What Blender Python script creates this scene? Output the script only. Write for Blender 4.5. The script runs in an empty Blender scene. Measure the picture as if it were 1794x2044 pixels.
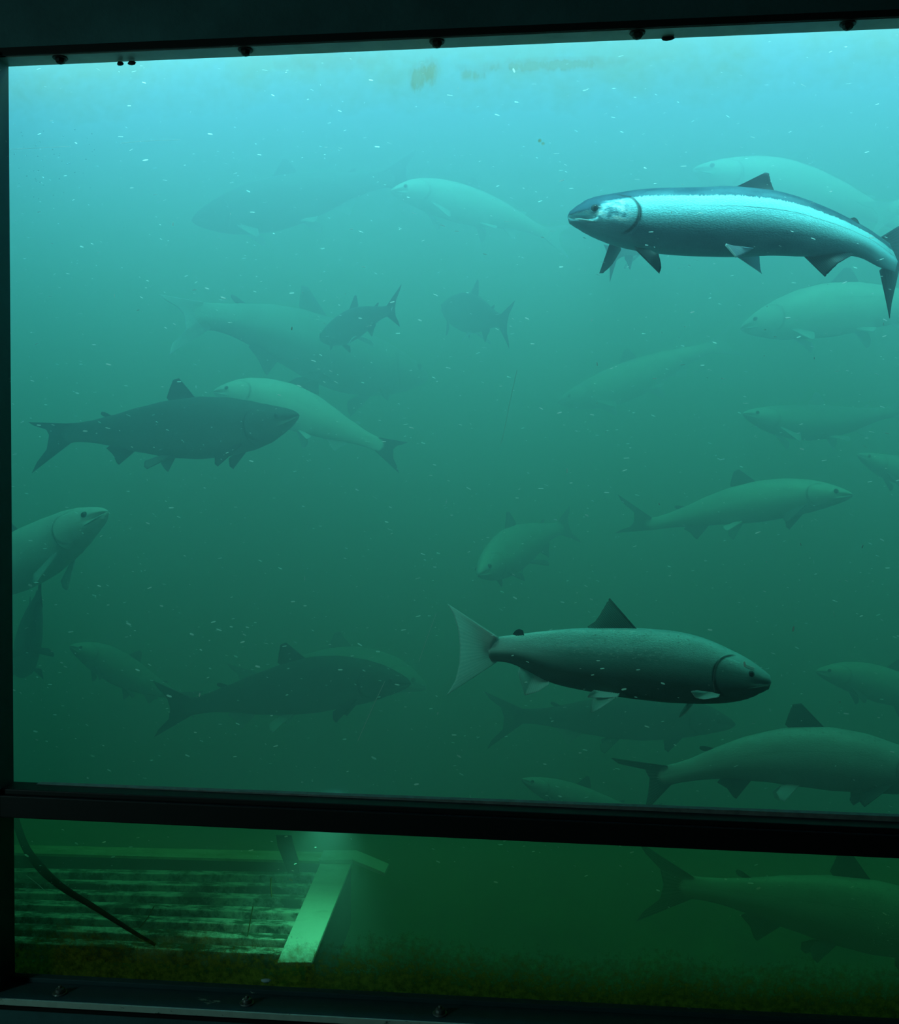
import bpy, bmesh, math, random
from mathutils import Vector, Matrix, noise
PI = math.pi
C = bpy.context.scene.collection
sc = bpy.context.scene
W, H, F = 1794.0, 2044.0, 1930.0

# ------------------------------------------------------------------ camera
CAM = Vector((0, 0, 1.5))
YAW, PITCH, ROLL = -0.1021, -0.0272, 0.0055
fwd = Vector((math.sin(YAW) * math.cos(PITCH), math.cos(YAW) * math.cos(PITCH), math.sin(PITCH)))
r0 = Vector((math.cos(YAW), -math.sin(YAW), 0)); u0 = r0.cross(fwd)
RIGHT = r0 * math.cos(ROLL) + u0 * math.sin(ROLL)
UP = -r0 * math.sin(ROLL) + u0 * math.cos(ROLL)
cd = bpy.data.cameras.new('camera'); cam = bpy.data.objects.new('camera', cd); C.objects.link(cam)
M = Matrix((RIGHT, UP, -fwd)).transposed().to_4x4(); M.translation = CAM
cam.matrix_world = M
cd.sensor_fit = 'HORIZONTAL'; cd.sensor_width = 36.0; cd.lens = 36.0 * F / W
cd.clip_start = 0.05
sc.camera = cam

# ------------------------------------------------------------------ view and light
sc.view_settings.view_transform = 'Standard'; sc.view_settings.look = 'None'
sc.view_settings.exposure = 0.0; sc.view_settings.gamma = 1.0
sc.view_settings.use_curve_mapping = False
sc.cycles.use_denoising = True
sc.cycles.volume_bounces = 4
sc.cycles.max_bounces = 10; sc.cycles.transparent_max_bounces = 16
world = bpy.data.worlds.new('sky'); sc.world = world; world.use_nodes = True
world.node_tree.nodes['Background'].inputs[0].default_value = (0.2, 0.75, 0.8, 1)
world.node_tree.nodes['Background'].inputs[1].default_value = 0.02
SUN_COL = (0.11, 0.66, 1.0); SUN_E = 10.0
SS = (0.95, 1.02, 1.25)      # water: scattering per metre
SA = (0.85, 0.40, 0.64)      # water: absorption per metre
ld = bpy.data.lights.new('daylight', 'SUN'); ld.energy = SUN_E; ld.color = SUN_COL; ld.angle = math.radians(50)
lo = bpy.data.objects.new('daylight', ld); C.objects.link(lo); lo.location = (0, 3, 6)
lo.rotation_euler = (math.radians(14), math.radians(3), 0)   # leaning a little from the window side
la = bpy.data.lights.new('strip_fill', 'AREA'); la.shape = 'RECTANGLE'; la.size = 2.6; la.size_y = 0.05; la.energy = 17.0; la.color = (0.26, 0.85, 1.0)  # added unseen fill strip, brightens the fish near the glass
lao = bpy.data.objects.new('strip_fill', la); C.objects.link(lao); lao.location = (0.2, 1.74, 2.40); lao.rotation_euler = (math.radians(8), 0, 0)
lr = bpy.data.lights.new('room_fill', 'AREA'); lr.size = 0.3; lr.energy = 6.5; lr.color = (0.45, 1.0, 0.92)  # added unseen fill, lifts the frame, sill and algae
lro = bpy.data.objects.new('room_fill', lr); C.objects.link(lro); lro.location = (-2.4, 0.1, 1.6); lro.rotation_euler = (0, math.radians(-90), math.radians(25))

def unproj(px, py, Y):
    d = fwd * F + RIGHT * (px - W / 2) - UP * (py - H / 2)
    return CAM + d * (Y / d.y)

# ------------------------------------------------------------------ tagging
def tag(o, label=None, cat=None, group=None, kind=None):
    if label: o['label'] = label
    if cat: o['category'] = cat
    if group: o['group'] = group
    if kind: o['kind'] = kind
    return o
def thing(name, label, cat, loc=(0, 0, 0), group=None):
    o = bpy.data.objects.new(name, None); C.objects.link(o); o.location = loc
    o.empty_display_size = 0.05
    return tag(o, label, cat, group)
def link(name, me, mat, parent=None):
    o = bpy.data.objects.new(name, me); C.objects.link(o)
    if mat: me.materials.append(mat)
    if parent:
        o.parent = parent; o.location = -Vector(parent.location)   # meshes are written in world coordinates
    return o
def obj(name, bm, mat, parent=None, smooth=False):
    me = bpy.data.meshes.new(name)
    bmesh.ops.recalc_face_normals(bm, faces=bm.faces)
    bm.to_mesh(me); bm.free()
    if smooth:
        for p in me.polygons: p.use_smooth = True
    o = link(name, me, mat, parent)
    if not parent: recentre(o)
    return o
def recentre(o):
    me = o.data
    if not me.vertices: return
    c = sum((v.co for v in me.vertices), Vector()) / len(me.vertices)
    me.transform(Matrix.Translation(-c)); o.location = c
def bx(bm, x0, x1, y0, y1, z0, z1):
    return hexa(bm, [(x0, y0, z0), (x1, y0, z0), (x1, y1, z0), (x0, y1, z0),
                     (x0, y0, z1), (x1, y0, z1), (x1, y1, z1), (x0, y1, z1)])
def hexa(bm, p):
    v = [bm.verts.new(q) for q in p]
    for f in ((0, 3, 2, 1), (4, 5, 6, 7), (0, 1, 5, 4), (1, 2, 6, 5), (2, 3, 7, 6), (3, 0, 4, 7)):
        bm.faces.new([v[i] for i in f])
    return v
def bevel(bm, w, seg=2):
    bmesh.ops.bevel(bm, geom=bm.edges[:], offset=w, segments=seg, affect='EDGES', profile=0.7)
def lathe(bm, base, axis, prof, n=20):
    axis = Vector(axis).normalized(); a = axis.orthogonal().normalized(); b = axis.cross(a)
    rings = []
    for (r, h) in prof:
        rings.append([bm.verts.new(Vector(base) + axis * h + (a * math.cos(t) + b * math.sin(t)) * r)
                      for t in [2 * PI * k / n for k in range(n)]])
    for i in range(len(rings) - 1):
        for k in range(n):
            bm.faces.new((rings[i][k], rings[i][(k + 1) % n], rings[i + 1][(k + 1) % n], rings[i + 1][k]))
    bm.faces.new(rings[0]); bm.faces.new(list(reversed(rings[-1])))
def tube(bm, pts, rad, n=10, flat=1.0):
    rings = []
    for i, p in enumerate(pts):
        t = (Vector(pts[min(i + 1, len(pts) - 1)]) - Vector(pts[max(i - 1, 0)])).normalized()
        a = t.cross(Vector((0, 1, 0.01))).normalized(); b = t.cross(a)
        r = rad[i] if isinstance(rad, (list, tuple)) else rad
        rings.append([bm.verts.new(Vector(p) + a * r * math.cos(2 * PI * k / n) + b * r * flat * math.sin(2 * PI * k / n)) for k in range(n)])
    for i in range(len(rings) - 1):
        for k in range(n):
            bm.faces.new((rings[i][k], rings[i][(k + 1) % n], rings[i + 1][(k + 1) % n], rings[i + 1][k]))
    bm.faces.new(rings[0]); bm.faces.new(list(reversed(rings[-1])))

# ------------------------------------------------------------------ materials
class N:
    """small helper for node materials"""
    def __init__(s, name):
        s.m = bpy.data.materials.new(name); s.m.use_nodes = True
        s.t = s.m.node_tree; s.n = s.t.nodes; s.l = s.t.links
        s.b = s.n['Principled BSDF']; s.out = s.n['Material Output']
    def new(s, typ, **kw):
        n = s.n.new(typ)
        for k, v in kw.items():
            if hasattr(n, k) and not k[0].isupper(): setattr(n, k, v)
        return n
    def set(s, n, inp, v):
        if hasattr(v, 'is_linked') or isinstance(v, bpy.types.NodeSocket): s.l.new(v, n.inputs[inp])
        elif isinstance(v, (tuple, list)) and len(v) == 3 and n.inputs[inp].type == 'RGBA': n.inputs[inp].default_value = (*v, 1)
        else: n.inputs[inp].default_value = v
        return n
    def math(s, op, a, b=None, clamp=False):
        n = s.new('ShaderNodeMath'); n.operation = op; n.use_clamp = clamp
        s.set(n, 0, a)
        if b is not None: s.set(n, 1, b)
        return n.outputs[0]
    def ramp(s, fac, stops):
        n = s.new('ShaderNodeValToRGB'); s.set(n, 'Fac', fac)
        e = n.color_ramp.elements
        while len(e) < len(stops): e.new(0.5)
        for el, (p, c) in zip(e, stops):
            el.position = p; el.color = (*c, 1) if isinstance(c, tuple) else (c, c, c, 1)
        return n.outputs[0]
    def noise(s, vec, scale, detail=4, rough=0.6):
        n = s.new('ShaderNodeTexNoise'); s.set(n, 'Scale', scale); s.set(n, 'Detail', detail); s.set(n, 'Roughness', rough)
        if vec is not None: s.l.new(vec, n.inputs['Vector'])
        return n.outputs['Fac']
    def mapping(s, vec, scale=(1, 1, 1), loc=(0, 0, 0), rot=(0, 0, 0)):
        n = s.new('ShaderNodeMapping'); s.l.new(vec, n.inputs['Vector'])
        n.inputs['Scale'].default_value = scale; n.inputs['Location'].default_value = loc; n.inputs['Rotation'].default_value = rot
        return n.outputs[0]
    def mix(s, fac, a, b):
        n = s.new('ShaderNodeMix'); n.data_type = 'RGBA'
        s.set(n, 0, fac)
        for i, v in ((6, a), (7, b)):
            if isinstance(v, bpy.types.NodeSocket): s.l.new(v, n.inputs[i])
            else: n.inputs[i].default_value = (*v, 1)
        return n.outputs[2]
    def coord(s, which='Object'):
        return s.new('ShaderNodeTexCoord').outputs[which]
    def pos(s):
        return s.new('ShaderNodeNewGeometry').outputs['Position']
    def bump(s, h, strength, dist=0.01):
        n = s.new('ShaderNodeBump'); s.set(n, 'Height', h); n.inputs['Strength'].default_value = strength
        n.inputs['Distance'].default_value = dist
        s.l.new(n.outputs[0], s.b.inputs['Normal'])
    def col(s, v): s.set(s.b, 'Base Color', v)
    def rough(s, v): s.set(s.b, 'Roughness', v)

def concrete(name, base, dark, scale=6):
    k = N(name); p = k.pos()
    f = k.noise(p, scale, 8, .65)
    k.col(k.ramp(f, [(0.3, dark), (0.7, base)])); k.rough(0.85)
    k.bump(k.noise(p, scale * 8, 6, .7), .35, .004)
    return k.m
M_wall = concrete('painted_concrete', (0.07, 0.19, 0.20), (0.035, 0.10, 0.105), 5)
M_room = concrete('room_concrete', (0.09, 0.10, 0.095), (0.06, 0.065, 0.06), 3)
M_tank = concrete('tank_concrete', (0.16, 0.22, 0.14), (0.06, 0.11, 0.05), 2)

def m_floor():
    k = N('algae_covered_tank_floor'); p = k.pos()
    f = k.noise(k.mapping(p, (1, .5, 1), rot=(0, 0, .5)), 5, 8, .7)
    k.col(k.ramp(f, [(0.3, (0.02, 0.09, 0.012)), (0.5, (0.05, 0.26, 0.03)), (0.72, (0.12, 0.42, 0.06))])); k.rough(.9)
    k.bump(k.noise(p, 30, 6), .6, .02)
    return k.m
M_bed = m_floor()
def m_plain(name, c, r=0.5, metal=0.0, var=0.3, scale=25, bump=0.1):
    k = N(name); p = k.pos(); f = k.noise(p, scale, 6, .6)
    c2 = tuple(x * (1 - var) for x in c)
    k.col(k.ramp(f, [(0.35, c2), (0.65, c)])); k.rough(r); k.set(k.b, 'Metallic', metal)
    if bump: k.bump(k.noise(p, scale * 4, 4), bump, .002)
    return k.m
def m_chipped(name, paint, bare, thresh=.62):
    k = N(name); p = k.pos()
    f = k.noise(k.mapping(p, (1, 3, 3)), 14, 9, .72)
    mk = k.ramp(f, [(thresh, 0.0), (thresh + .015, 1.0)])
    g = k.noise(p, 40, 5)
    k.col(k.mix(mk, k.mix(g, tuple(x * .6 for x in paint), paint), bare)); k.rough(.55)
    k.bump(mk, .5, .001)
    return k.m
M_frame = m_chipped('dark_blue_painted_steel', (0.03, 0.09, 0.10), (0.30, 0.42, 0.34), .66)
M_frame2 = m_plain('grey_green_painted_steel', (0.16, 0.2, 0.18), .5, 0, .3, 18)
M_bar = m_plain('black_painted_steel', (0.006, 0.008, 0.008), .6, 0, .3, 30)
M_edge = m_chipped('worn_steel_edge', (0.75, 0.9, 0.78), (0.1, .15, .12), .6)
M_gap = m_plain('black_gap', (0.004, 0.005, 0.005), .8, 0, .2, 40)  # black strips set along the gaps above and below the window
M_seal = m_plain('grey_glazing_sealant', (0.30, 0.34, 0.32), .5, 0, .3, 60)
M_bolt = m_plain('worn_bolt_steel', (0.30, 0.32, 0.30), .35, .7, .5, 90)
M_dkbolt = m_plain('rusted_bolt_steel', (0.012, 0.012, 0.010), .7, .2, .5, 90)

# ------------------------------------------------------------------ setting
YG = 1.65                      # room face of the glass
YW = 1.60                      # room face of the wall
ZF, ZS = 0.28, 2.62            # tank floor and water surface
XL, XR = -3.2, 2.6
def struct(name, bm, mat, label=None, smooth=False):
    o = obj(name, bm, mat, None, smooth); o['kind'] = 'structure'
    if label: o['label'] = label
    return o
# opening corners measured at the glass
tl = unproj(17, 133, YG); trp = unproj(1794, 57, YG)
z_top = (tl.z + trp.z) / 2
m1l, m1r = unproj(24, 1555, YG), unproj(1794, 1631, YG)
m2l, m2r = unproj(27, 1633, YW), unproj(1794, 1714, YW)
b_l, b_r = unproj(30, 1948, YG), unproj(1794, 2040, YG)
XO = (tl.x + b_l.x) / 2        # left edge of the opening
XE = 1.55                      # right edge, out of frame
def zl(a, b, x): return a.z + (b.z - a.z) * (x - a.x) / (b.x - a.x)
z_bot = (b_l.z + b_r.z) / 2
print('OPEN', XO, tl.x, b_l.x, tl.z, trp.z, m1l.z, m1r.z, m2l.z, m2r.z, b_l.z, b_r.z)

# the wall round the window (room side face at YW, tank face at 1.70)
YT = 1.613
bm = bmesh.new(); bx(bm, -2.6, 2.4, YT, YG, z_top + .012, 3.0); struct('wall_front', bm, M_wall, 'dark concrete wall above the viewing window')
bm = bmesh.new(); bx(bm, -2.6, 2.4, YW, YG, 0.0, z_bot - .018); struct('wall_below_window', bm, M_wall, 'dark concrete wall below the viewing window')
bm = bmesh.new(); bx(bm, -2.6, XO - .03, YW, YG, z_bot - .018, z_top + .012); struct('wall_left_of_window', bm, M_wall, 'dark concrete wall left of the viewing window')
bm = bmesh.new(); bx(bm, XE + .03, 2.4, YW, YG, z_bot - .018, z_top + .012); struct('wall_right_of_window', bm, M_wall)
# the room behind the camera
bm = bmesh.new(); bx(bm, -2.6, 2.4, -2.5, YW, -.1, 0); struct('floor', bm, M_room)
bm = bmesh.new(); bx(bm, -2.6, 2.4, -2.5, YW, 3.0, 3.1); struct('ceiling', bm, M_room)
bm = bmesh.new(); bx(bm, -2.7, -2.6, -2.5, YG, -.1, 3.1); struct('wall_left', bm, M_room)
bm = bmesh.new(); bx(bm, 2.4, 2.5, -2.5, YG, -.1, 3.1); struct('wall_right', bm, M_room)
bm = bmesh.new(); bx(bm, -2.7, 2.5, -2.6, -2.5, -.1, 3.1); struct('wall_back', bm, M_room)
# the tank
bm = bmesh.new(); bx(bm, XL - .2, XL, YG, 8.2, 0, 3.0); struct('wall_tank_left', bm, M_tank)
bm = bmesh.new(); bx(bm, XR, XR + .2, YG, 8.2, 0, 3.0); struct('wall_tank_right', bm, M_tank)
bm = bmesh.new(); bx(bm, XL, XR, 8.0, 8.2, 0, 3.0); struct('wall_tank_back', bm, M_tank)
def bed():
    bm = bmesh.new(); nx, ny = 70, 70; g = []
    for j in range(ny + 1):
        row = []
        for i in range(nx + 1):
            x = XL + (XR - XL) * i / nx; y = YG + .02 + 6.3 * (j / ny) ** 1.5
            z = ZF + .05 * noise.noise(Vector((x * 2, y * 2, 0))) + .015 * noise.noise(Vector((x * 9, y * 9, 3)))
            row.append(bm.verts.new((x, y, z)))
        g.append(row)
    for j in range(ny):
        for i in range(nx): bm.faces.new((g[j][i], g[j][i + 1], g[j + 1][i + 1], g[j + 1][i]))
    low = []
    return bm
o = struct('floor_tank', bed(), M_bed, 'green algae covered floor of the tank', True)

# water
k = N('murky_green_water'); k.n.remove(k.b)
vs = k.new('ShaderNodeVolumeScatter'); va = k.new('ShaderNodeVolumeAbsorption'); ad = k.new('ShaderNodeAddShader')
ds, da = max(SS), max(SA)
vs.inputs['Color'].default_value = (SS[0] / ds, SS[1] / ds, SS[2] / ds, 1); vs.inputs['Density'].default_value = ds
vs.inputs['Anisotropy'].default_value = 0.0
da = max(SA) * 1.02
va.inputs['Color'].default_value = (1 - SA[0] / da, 1 - SA[1] / da, 1 - SA[2] / da, 1); va.inputs['Density'].default_value = da
k.l.new(vs.outputs[0], ad.inputs[0]); k.l.new(va.outputs[0], ad.inputs[1]); k.l.new(ad.outputs[0], k.out.inputs['Volume'])
bm = bmesh.new(); bx(bm, XL + .004, XR - .004, YG + .018, 7.96, .1, ZS)
water = obj('water', bm, k.m); tag(water, 'murky blue-green water filling the tank behind the window', 'water', None, 'stuff')

# ------------------------------------------------------------------ the window: panes, frame, bar, bolts
def m_glass(name, kind):
    k = N(name); k.n.remove(k.b); p = k.pos()
    tr = k.new('ShaderNodeBsdfTransparent'); tr.inputs[0].default_value = (.97, 1, .985, 1) if kind == 'upper' else (.80, .94, .62, 1)
    gl = k.new('ShaderNodeBsdfGlossy'); gl.inputs['Roughness'].default_value = .02
    fr = k.new('ShaderNodeFresnel'); fr.inputs[0].default_value = 1.25
    m1 = k.new('ShaderNodeMixShader'); k.l.new(fr.outputs[0], m1.inputs[0]); k.l.new(tr.outputs[0], m1.inputs[1]); k.l.new(gl.outputs[0], m1.inputs[2])
    sep = k.new('ShaderNodeSeparateXYZ'); k.l.new(p, sep.inputs[0]); X, Z = sep.outputs[0], sep.outputs[2]
    tl_ = k.new('ShaderNodeBsdfTranslucent'); df = k.new('ShaderNodeBsdfDiffuse')
    md = k.new('ShaderNodeMixShader'); md.inputs[0].default_value = .3
    k.l.new(tl_.outputs[0], md.inputs[1]); k.l.new(df.outputs[0], md.inputs[2])
    if kind == 'lower':      # band of brown-green algae growing up from the sill
        n1 = k.noise(k.mapping(p, (1, 1, .5)), 5, 4, .6); n2 = k.noise(p, 90, 6, .75)
        h = k.math('SUBTRACT', Z, z_bot)
        h = k.math('ADD', k.math('MULTIPLY', h, -10.5), 1.16)
        f = k.math('ADD', h, k.math('MULTIPLY', k.math('SUBTRACT', n1, .5), .8))
        f = k.math('ADD', f, k.math('MULTIPLY', k.math('SUBTRACT', n2, .5), 1.5))
        mask = k.math('MULTIPLY', k.ramp(f, [(.25, 0.0), (.95, 1.0)]), .93)
        colr = k.ramp(n2, [(.35, (.10, .06, .006)), (.65, (.58, .30, .04))])
        stain = mask
    else:                    # pale lime haze and rust blooms under the top edge, two rust dots
        n1 = k.noise(k.mapping(p, (1, 1, 1.2)), 4.5, 5, .65); n2 = k.noise(k.mapping(p, (1, 1, .35)), 60, 5, .7)
        h = k.math('SUBTRACT', z_top, Z)
        f = k.math('ADD', k.math('MULTIPLY', h, -9), k.math('ADD', k.math('MULTIPLY', n1, 1.5), .25))
        mask = k.math('MULTIPLY', k.ramp(f, [(.1, 0.0), (.9, 1.0)]), .40)
        colr = k.ramp(n1, [(.35, (.80, .86, .66)), (.7, (.90, .66, .28))])
        stain = mask
        for (sx, sz, rx, rz, a) in RUST:
            dx = k.math('MULTIPLY', k.math('SUBTRACT', X, sx), 1 / rx); dz = k.math('MULTIPLY', k.math('SUBTRACT', Z, sz), 1 / rz)
            q = k.math('ADD', k.math('MULTIPLY', dx, dx), k.math('MULTIPLY', dz, dz))
            q = k.math('ADD', q, k.math('MULTIPLY', k.math('SUBTRACT', n2, .5), 1.6))
            mk = k.math('MULTIPLY', k.ramp(q, [(.1, 1.0), (.95, 0.0)]), a)
            colr = k.mix(mk, colr, (.85, .45, .10)); stain = k.math('MAXIMUM', stain, k.math('MULTIPLY', mk, .60))
    for q in (tl_, df): k.l.new(colr, q.inputs['Color'])
    ft = k.new('ShaderNodeBsdfTransparent'); k.l.new(colr, ft.inputs[0])
    mf = k.new('ShaderNodeMixShader'); mf.inputs[0].default_value = .75 if kind == 'lower' else .4
    k.l.new(ft.outputs[0], mf.inputs[1]); k.l.new(md.outputs[0], mf.inputs[2]); md = mf
    m2 = k.new('ShaderNodeMixShader'); k.l.new(stain, m2.inputs[0]); k.l.new(m1.outputs[0], m2.inputs[1]); k.l.new(md.outputs[0], m2.inputs[2])
    k.l.new(m2.outputs[0], k.out.inputs['Surface'])
    return k.m
def rp(px, py, rx, rz, a):
    v = unproj(px, py, 1.66); return (v.x, v.z, rx, rz, a)
RUST = [rp(833, 155, .020, .030, .8), rp(858, 146, .019, .034, .9), rp(942, 148, .03, .016, .7), rp(1090, 128, .17, .016, .7), rp(660, 120, .12, .022, .45),
        rp(1077, 279, .004, .004, 1), rp(1084, 285, .004, .004, 1)]
M_g1 = m_glass('window_glass_with_rust_haze', 'upper'); M_g2 = m_glass('window_glass_with_algae', 'lower')
def sheet(x0, x1, z0, z1, y):
    bm = bmesh.new(); v = [bm.verts.new(q) for q in ((x0, y, z0), (x1, y, z0), (x1, y, z1), (x0, y, z1))]
    bm.faces.new(v); return bm
zm = (m1l.z + m1r.z) / 2
def quadbox(bm, a, b, y0, y1, za0, zb0, za1, zb1):      # a bar whose ends sit at slightly different heights
    hexa(bm, [(a, y0, za0), (b, y0, zb0), (b, y1, zb0), (a, y1, za0), (a, y0, za1), (b, y0, zb1), (b, y1, zb1), (a, y1, za1)])
zmL, zmR = zl(m1l, m1r, XO), zl(m1l, m1r, XE)
znL, znR = zl(m2l, m2r, XO), zl(m2l, m2r, XE)
# one face is enough for the stain; the pane itself is a 12 mm sheet set against the tank lip
def pane(name, x0, x1, z0, z1, mat, label):
    bm = bmesh.new(); bx(bm, x0, x1, YG + .002, YG + .014, z0, z1)
    clear = N(name + '_clear_side'); clear.n.remove(clear.b)
    tr = clear.new('ShaderNodeBsdfTransparent'); clear.l.new(tr.outputs[0], clear.out.inputs['Surface'])
    o = struct(name, bm, mat, label); o.data.materials.append(clear.m)
    for f in o.data.polygons:
        if f.normal.y < .5: f.material_index = 1
    return o
win1 = pane('window_1', XO - .03, XE + .02, zm - .02, z_top + .03, M_g1, 'tall upper pane of the viewing window, rust haze along its top')
win2 = pane('window_2', XO - .03, XE + .02, z_bot - .03, zm - .024, M_g2, 'low lower pane of the viewing window with brown algae along its bottom')

def slope_bar(name, y0, y1, lo, hi, mat, bev=.0015, label=None, x0=None, x1=None):
    x0 = XO if x0 is None else x0; x1 = XE if x1 is None else x1
    bm = bmesh.new(); quadbox(bm, x0, x1, y0, y1, lo[0], lo[1], hi[0], hi[1])
    if bev: bevel(bm, bev)
    return struct(name, bm, mat, label)
# crossbar between the panes: black box section with a seam line and a strip of sealant on top
slope_bar('trim_1', YW, YG, (znL, znR), (zmL - .014, zmR - .014), M_bar, .002, 'black steel crossbar between the two panes', XO - .012)
slope_bar('trim_2', YW + .006, YG, (zmL - .0135, zmR - .0135), (zmL - .004, zmR - .004), M_bar, .002, 'raised black lip along the top of the crossbar', XO - .012)
slope_bar('trim_3', YG - .012, YG + .0015, (zmL - .004, zmR - .004), (zmL - .0035, zmR + .010), M_seal, .0, 'grey sealant bead along the crossbar under the upper pane', XO + .05)
# soffit, jambs and sill: the steel angle the panes sit in
ztL, ztR = zl(tl, trp, XO), zl(tl, trp, XE)
slope_bar('trim_4', YT + .001, YG, (ztL, ztR), (z_top + .0115, z_top + .0115), M_frame2, 0, 'grey painted steel strip above the upper pane')
slope_bar('trim_5', YT - .004, YT - .0005, (ztL + .001, ztR + .001), (z_top + .0135, z_top + .0135), M_gap, .001, 'black gap line above the window', XO - .05, XE + .05)
bm = bmesh.new(); hexa(bm, [(XO - .05, YW - .004, z_bot - .02), (tl.x * 0 + b_l.x, YW - .004, z_bot - .02), (b_l.x, YG, z_bot), (XO - .05, YG, z_bot),
                            (XO - .05, YW - .004, z_top), (tl.x, YW - .004, z_top), (tl.x, YG, z_top), (XO - .05, YG, z_top)])
struct('trim_6', bm, M_frame, 'dark painted steel jamb left of the panes')
bm = bmesh.new(); bx(bm, XE, XE + .03, YW, YG, z_bot, z_top); struct('trim_7', bm, M_frame)
zbL, zbR = zl(b_l, b_r, XO), zl(b_l, b_r, XE)
YL = YW - .018                 # front of the sill ledge
slope_bar('trim_8', YL, YG + .001, (zbL - .013, zbR - .013), (zbL - .003, zbR - .003), M_frame, .001, 'dark painted steel sill ledge with flaking paint', XO - .02)
slope_bar('trim_9', YG - .014, YG + .001, (zbL - .003, zbR - .003), (zbL + .006, zbR + .006), M_frame, .002, 'raised dark glazing bead at the foot of the lower pane')
slope_bar('trim_10', YL - .004, YL - .0005, (zbL - .014, zbR - .014), (zbL - .0035, zbR - .0035), M_edge, .0008, 'worn pale front edge of the sill ledge', XO - .02)
slope_bar('trim_11', YW - .008, YW - .0005, (zbL - .03, zbR - .03), (zbL - .0145, zbR - .0145), M_gap, .001, 'black joint under the sill ledge', XO - .05, XE + .05)

def bolt(px, py, Y, z0, up, name, label, group, mat):
    p = unproj(px, py, Y); base = Vector((p.x, Y, z0))
    t = thing(name, label, 'bolt', base, group); ax = (0, 0, 1 if up else -1)
    bm = bmesh.new(); lathe(bm, base, ax, [(.0125, 0), (.013, .001), (.012, .0022), (.006, .0024)], 24); obj('washer', bm, mat, t, False)
    bm = bmesh.new(); lathe(bm, base + Vector(ax) * .0026, ax, [(.0085, 0), (.0088, .002), (.0075, .0058), (.0045, .0075), (.001, .008)], 6 if not up else 20)
    obj('bolt_head', bm, mat, t, False)
    if up:
        bm = bmesh.new(); lathe(bm, base + Vector((0, 0, .008)), ax, [(.0032, 0), (.0034, .004), (.0028, .0055), (.001, .006)], 12); obj('shank_end', bm, M_bolt, t, True)
    else:
        bm = bmesh.new(); lathe(bm, base - Vector((0, 0, .0082)), ax, [(.005, 0), (.004, .0015), (.002, .0025), (.001, .003)], 10); obj('shank_end', bm, mat, t, True)
for i, (px, py) in enumerate([(120, 112), (490, 98), (872, 82), (1272, 62), (1692, 38)]):
    x = unproj(px, py, YW + .024).x
    bolt(px, py, YW + .024, zl(tl, trp, x) - .0002, False, 'hanging_bolt',
         ['dark bolt hanging above the upper pane at its left corner', 'dark bolt above the upper pane, second from the left corner', 'dark bolt above the rust stain on the upper pane',
          'dark bolt above the upper pane, over the head of the bright fish', 'dark bolt above the upper pane nearest the right edge'][i], 'bolts above the window', M_dkbolt)
for i, (px, py) in enumerate([(120, 1990), (493, 2012), (878, 2040)]):
    x = unproj(px, py, YW + .006).x
    bolt(px, py, YW + .006, zl(b_l, b_r, x) - .003, True, 'sill_bolt',
         ['worn bolt on the sill at the left corner', 'worn bolt on the sill below the grating post', 'worn bolt on the sill at the bottom edge of the view'][i], 'bolts on the sill', M_bolt)

# ------------------------------------------------------------------ scratches and specks on the glass
k = N('white_particles'); k.col((.97, .99, .99)); k.rough(.6); tl_ = k.new('ShaderNodeBsdfTranslucent'); tl_.inputs[0].default_value = (.97, .99, .99, 1)
mx = k.new('ShaderNodeMixShader'); mx.inputs[0].default_value = .35; k.l.new(k.b.outputs[0], mx.inputs[1]); k.l.new(tl_.outputs[0], mx.inputs[2])
m2 = k.new('ShaderNodeMixShader'); m2.inputs[0].default_value = .05; tr = k.new('ShaderNodeBsdfTransparent'); k.l.new(mx.outputs[0], m2.inputs[1]); k.l.new(tr.outputs[0], m2.inputs[2]); k.l.new(m2.outputs[0], k.out.inputs['Surface']); M_flake = k.m
M_scr = M_flake

SC = [((870, 1225), (838, 1320), (770, 1358), (716, 1478), .00035, 'long pale scratch on the upper pane over the dark fish'),
      ((1032, 738), (1018, 800), (1004, 870), (998, 890), .00025, 'faint upright scratch on the middle of the upper pane'),
      ((20, 298), (60, 296), (100, 294), (140, 292), .0003, 'short level scratch at the left edge of the upper pane'),
      ((240, 286), (280, 282), (320, 280), (360, 279), .0003, 'short level scratch near the upper left of the pane'),
      ((52, 1747), (72, 1762), (92, 1780), (98, 1788), .0006, 'kinked bright scratch on the left of the lower pane')]
for a in SC:
    bm = bmesh.new(); pts = [unproj(x, y, YG + .0152) for x, y in a[:4]]
    if a[5].startswith('long'): pts = [unproj(x, y, YG + .0152) for x, y in ((870, 1225), (850, 1280), (836, 1320))]
    tube(bm, pts, a[4], 5); tag(obj('scratch', bm, M_scr), a[5].replace('long pale', 'upper pale'), 'scratch', 'scratches on the glass')
bm = bmesh.new(); tube(bm, [unproj(x, y, YG + .0152) for x, y in ((768, 1360), (748, 1402), (714, 1479))], .0005, 5)
tag(obj('scratch', bm, M_scr), 'pale slanting scratch across the head of the dark lower-left fish', 'scratch', 'scratches on the glass')

for px_, py_, w_, lab in ((240, 128, .006, 'small black rust flake under the top strip near the left corner'), (263, 127, .008, 'larger black rust flake beside a smaller one under the top strip'),
                          (1333, 78, .011, 'long black rust flake under the top strip above the bright fish')):
    bm = bmesh.new(); p = unproj(px_, py_, YG - .004); q = bmesh.ops.create_icosphere(bm, subdivisions=2, radius=1)
    for v in q['verts']: v.co *= 1 + .4 * noise.noise(v.co * 2.3 + Vector((px_, 0, 0)))
    bmesh.ops.transform(bm, matrix=Matrix.Translation(p + Vector((0, 0, .001))) @ Matrix.Diagonal((w_, .004, .0036, 1)), verts=q['verts'])
    tag(obj('rust_flake', bm, M_dkbolt, None, True), lab, 'rust', 'rust flakes under the top strip')

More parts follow.
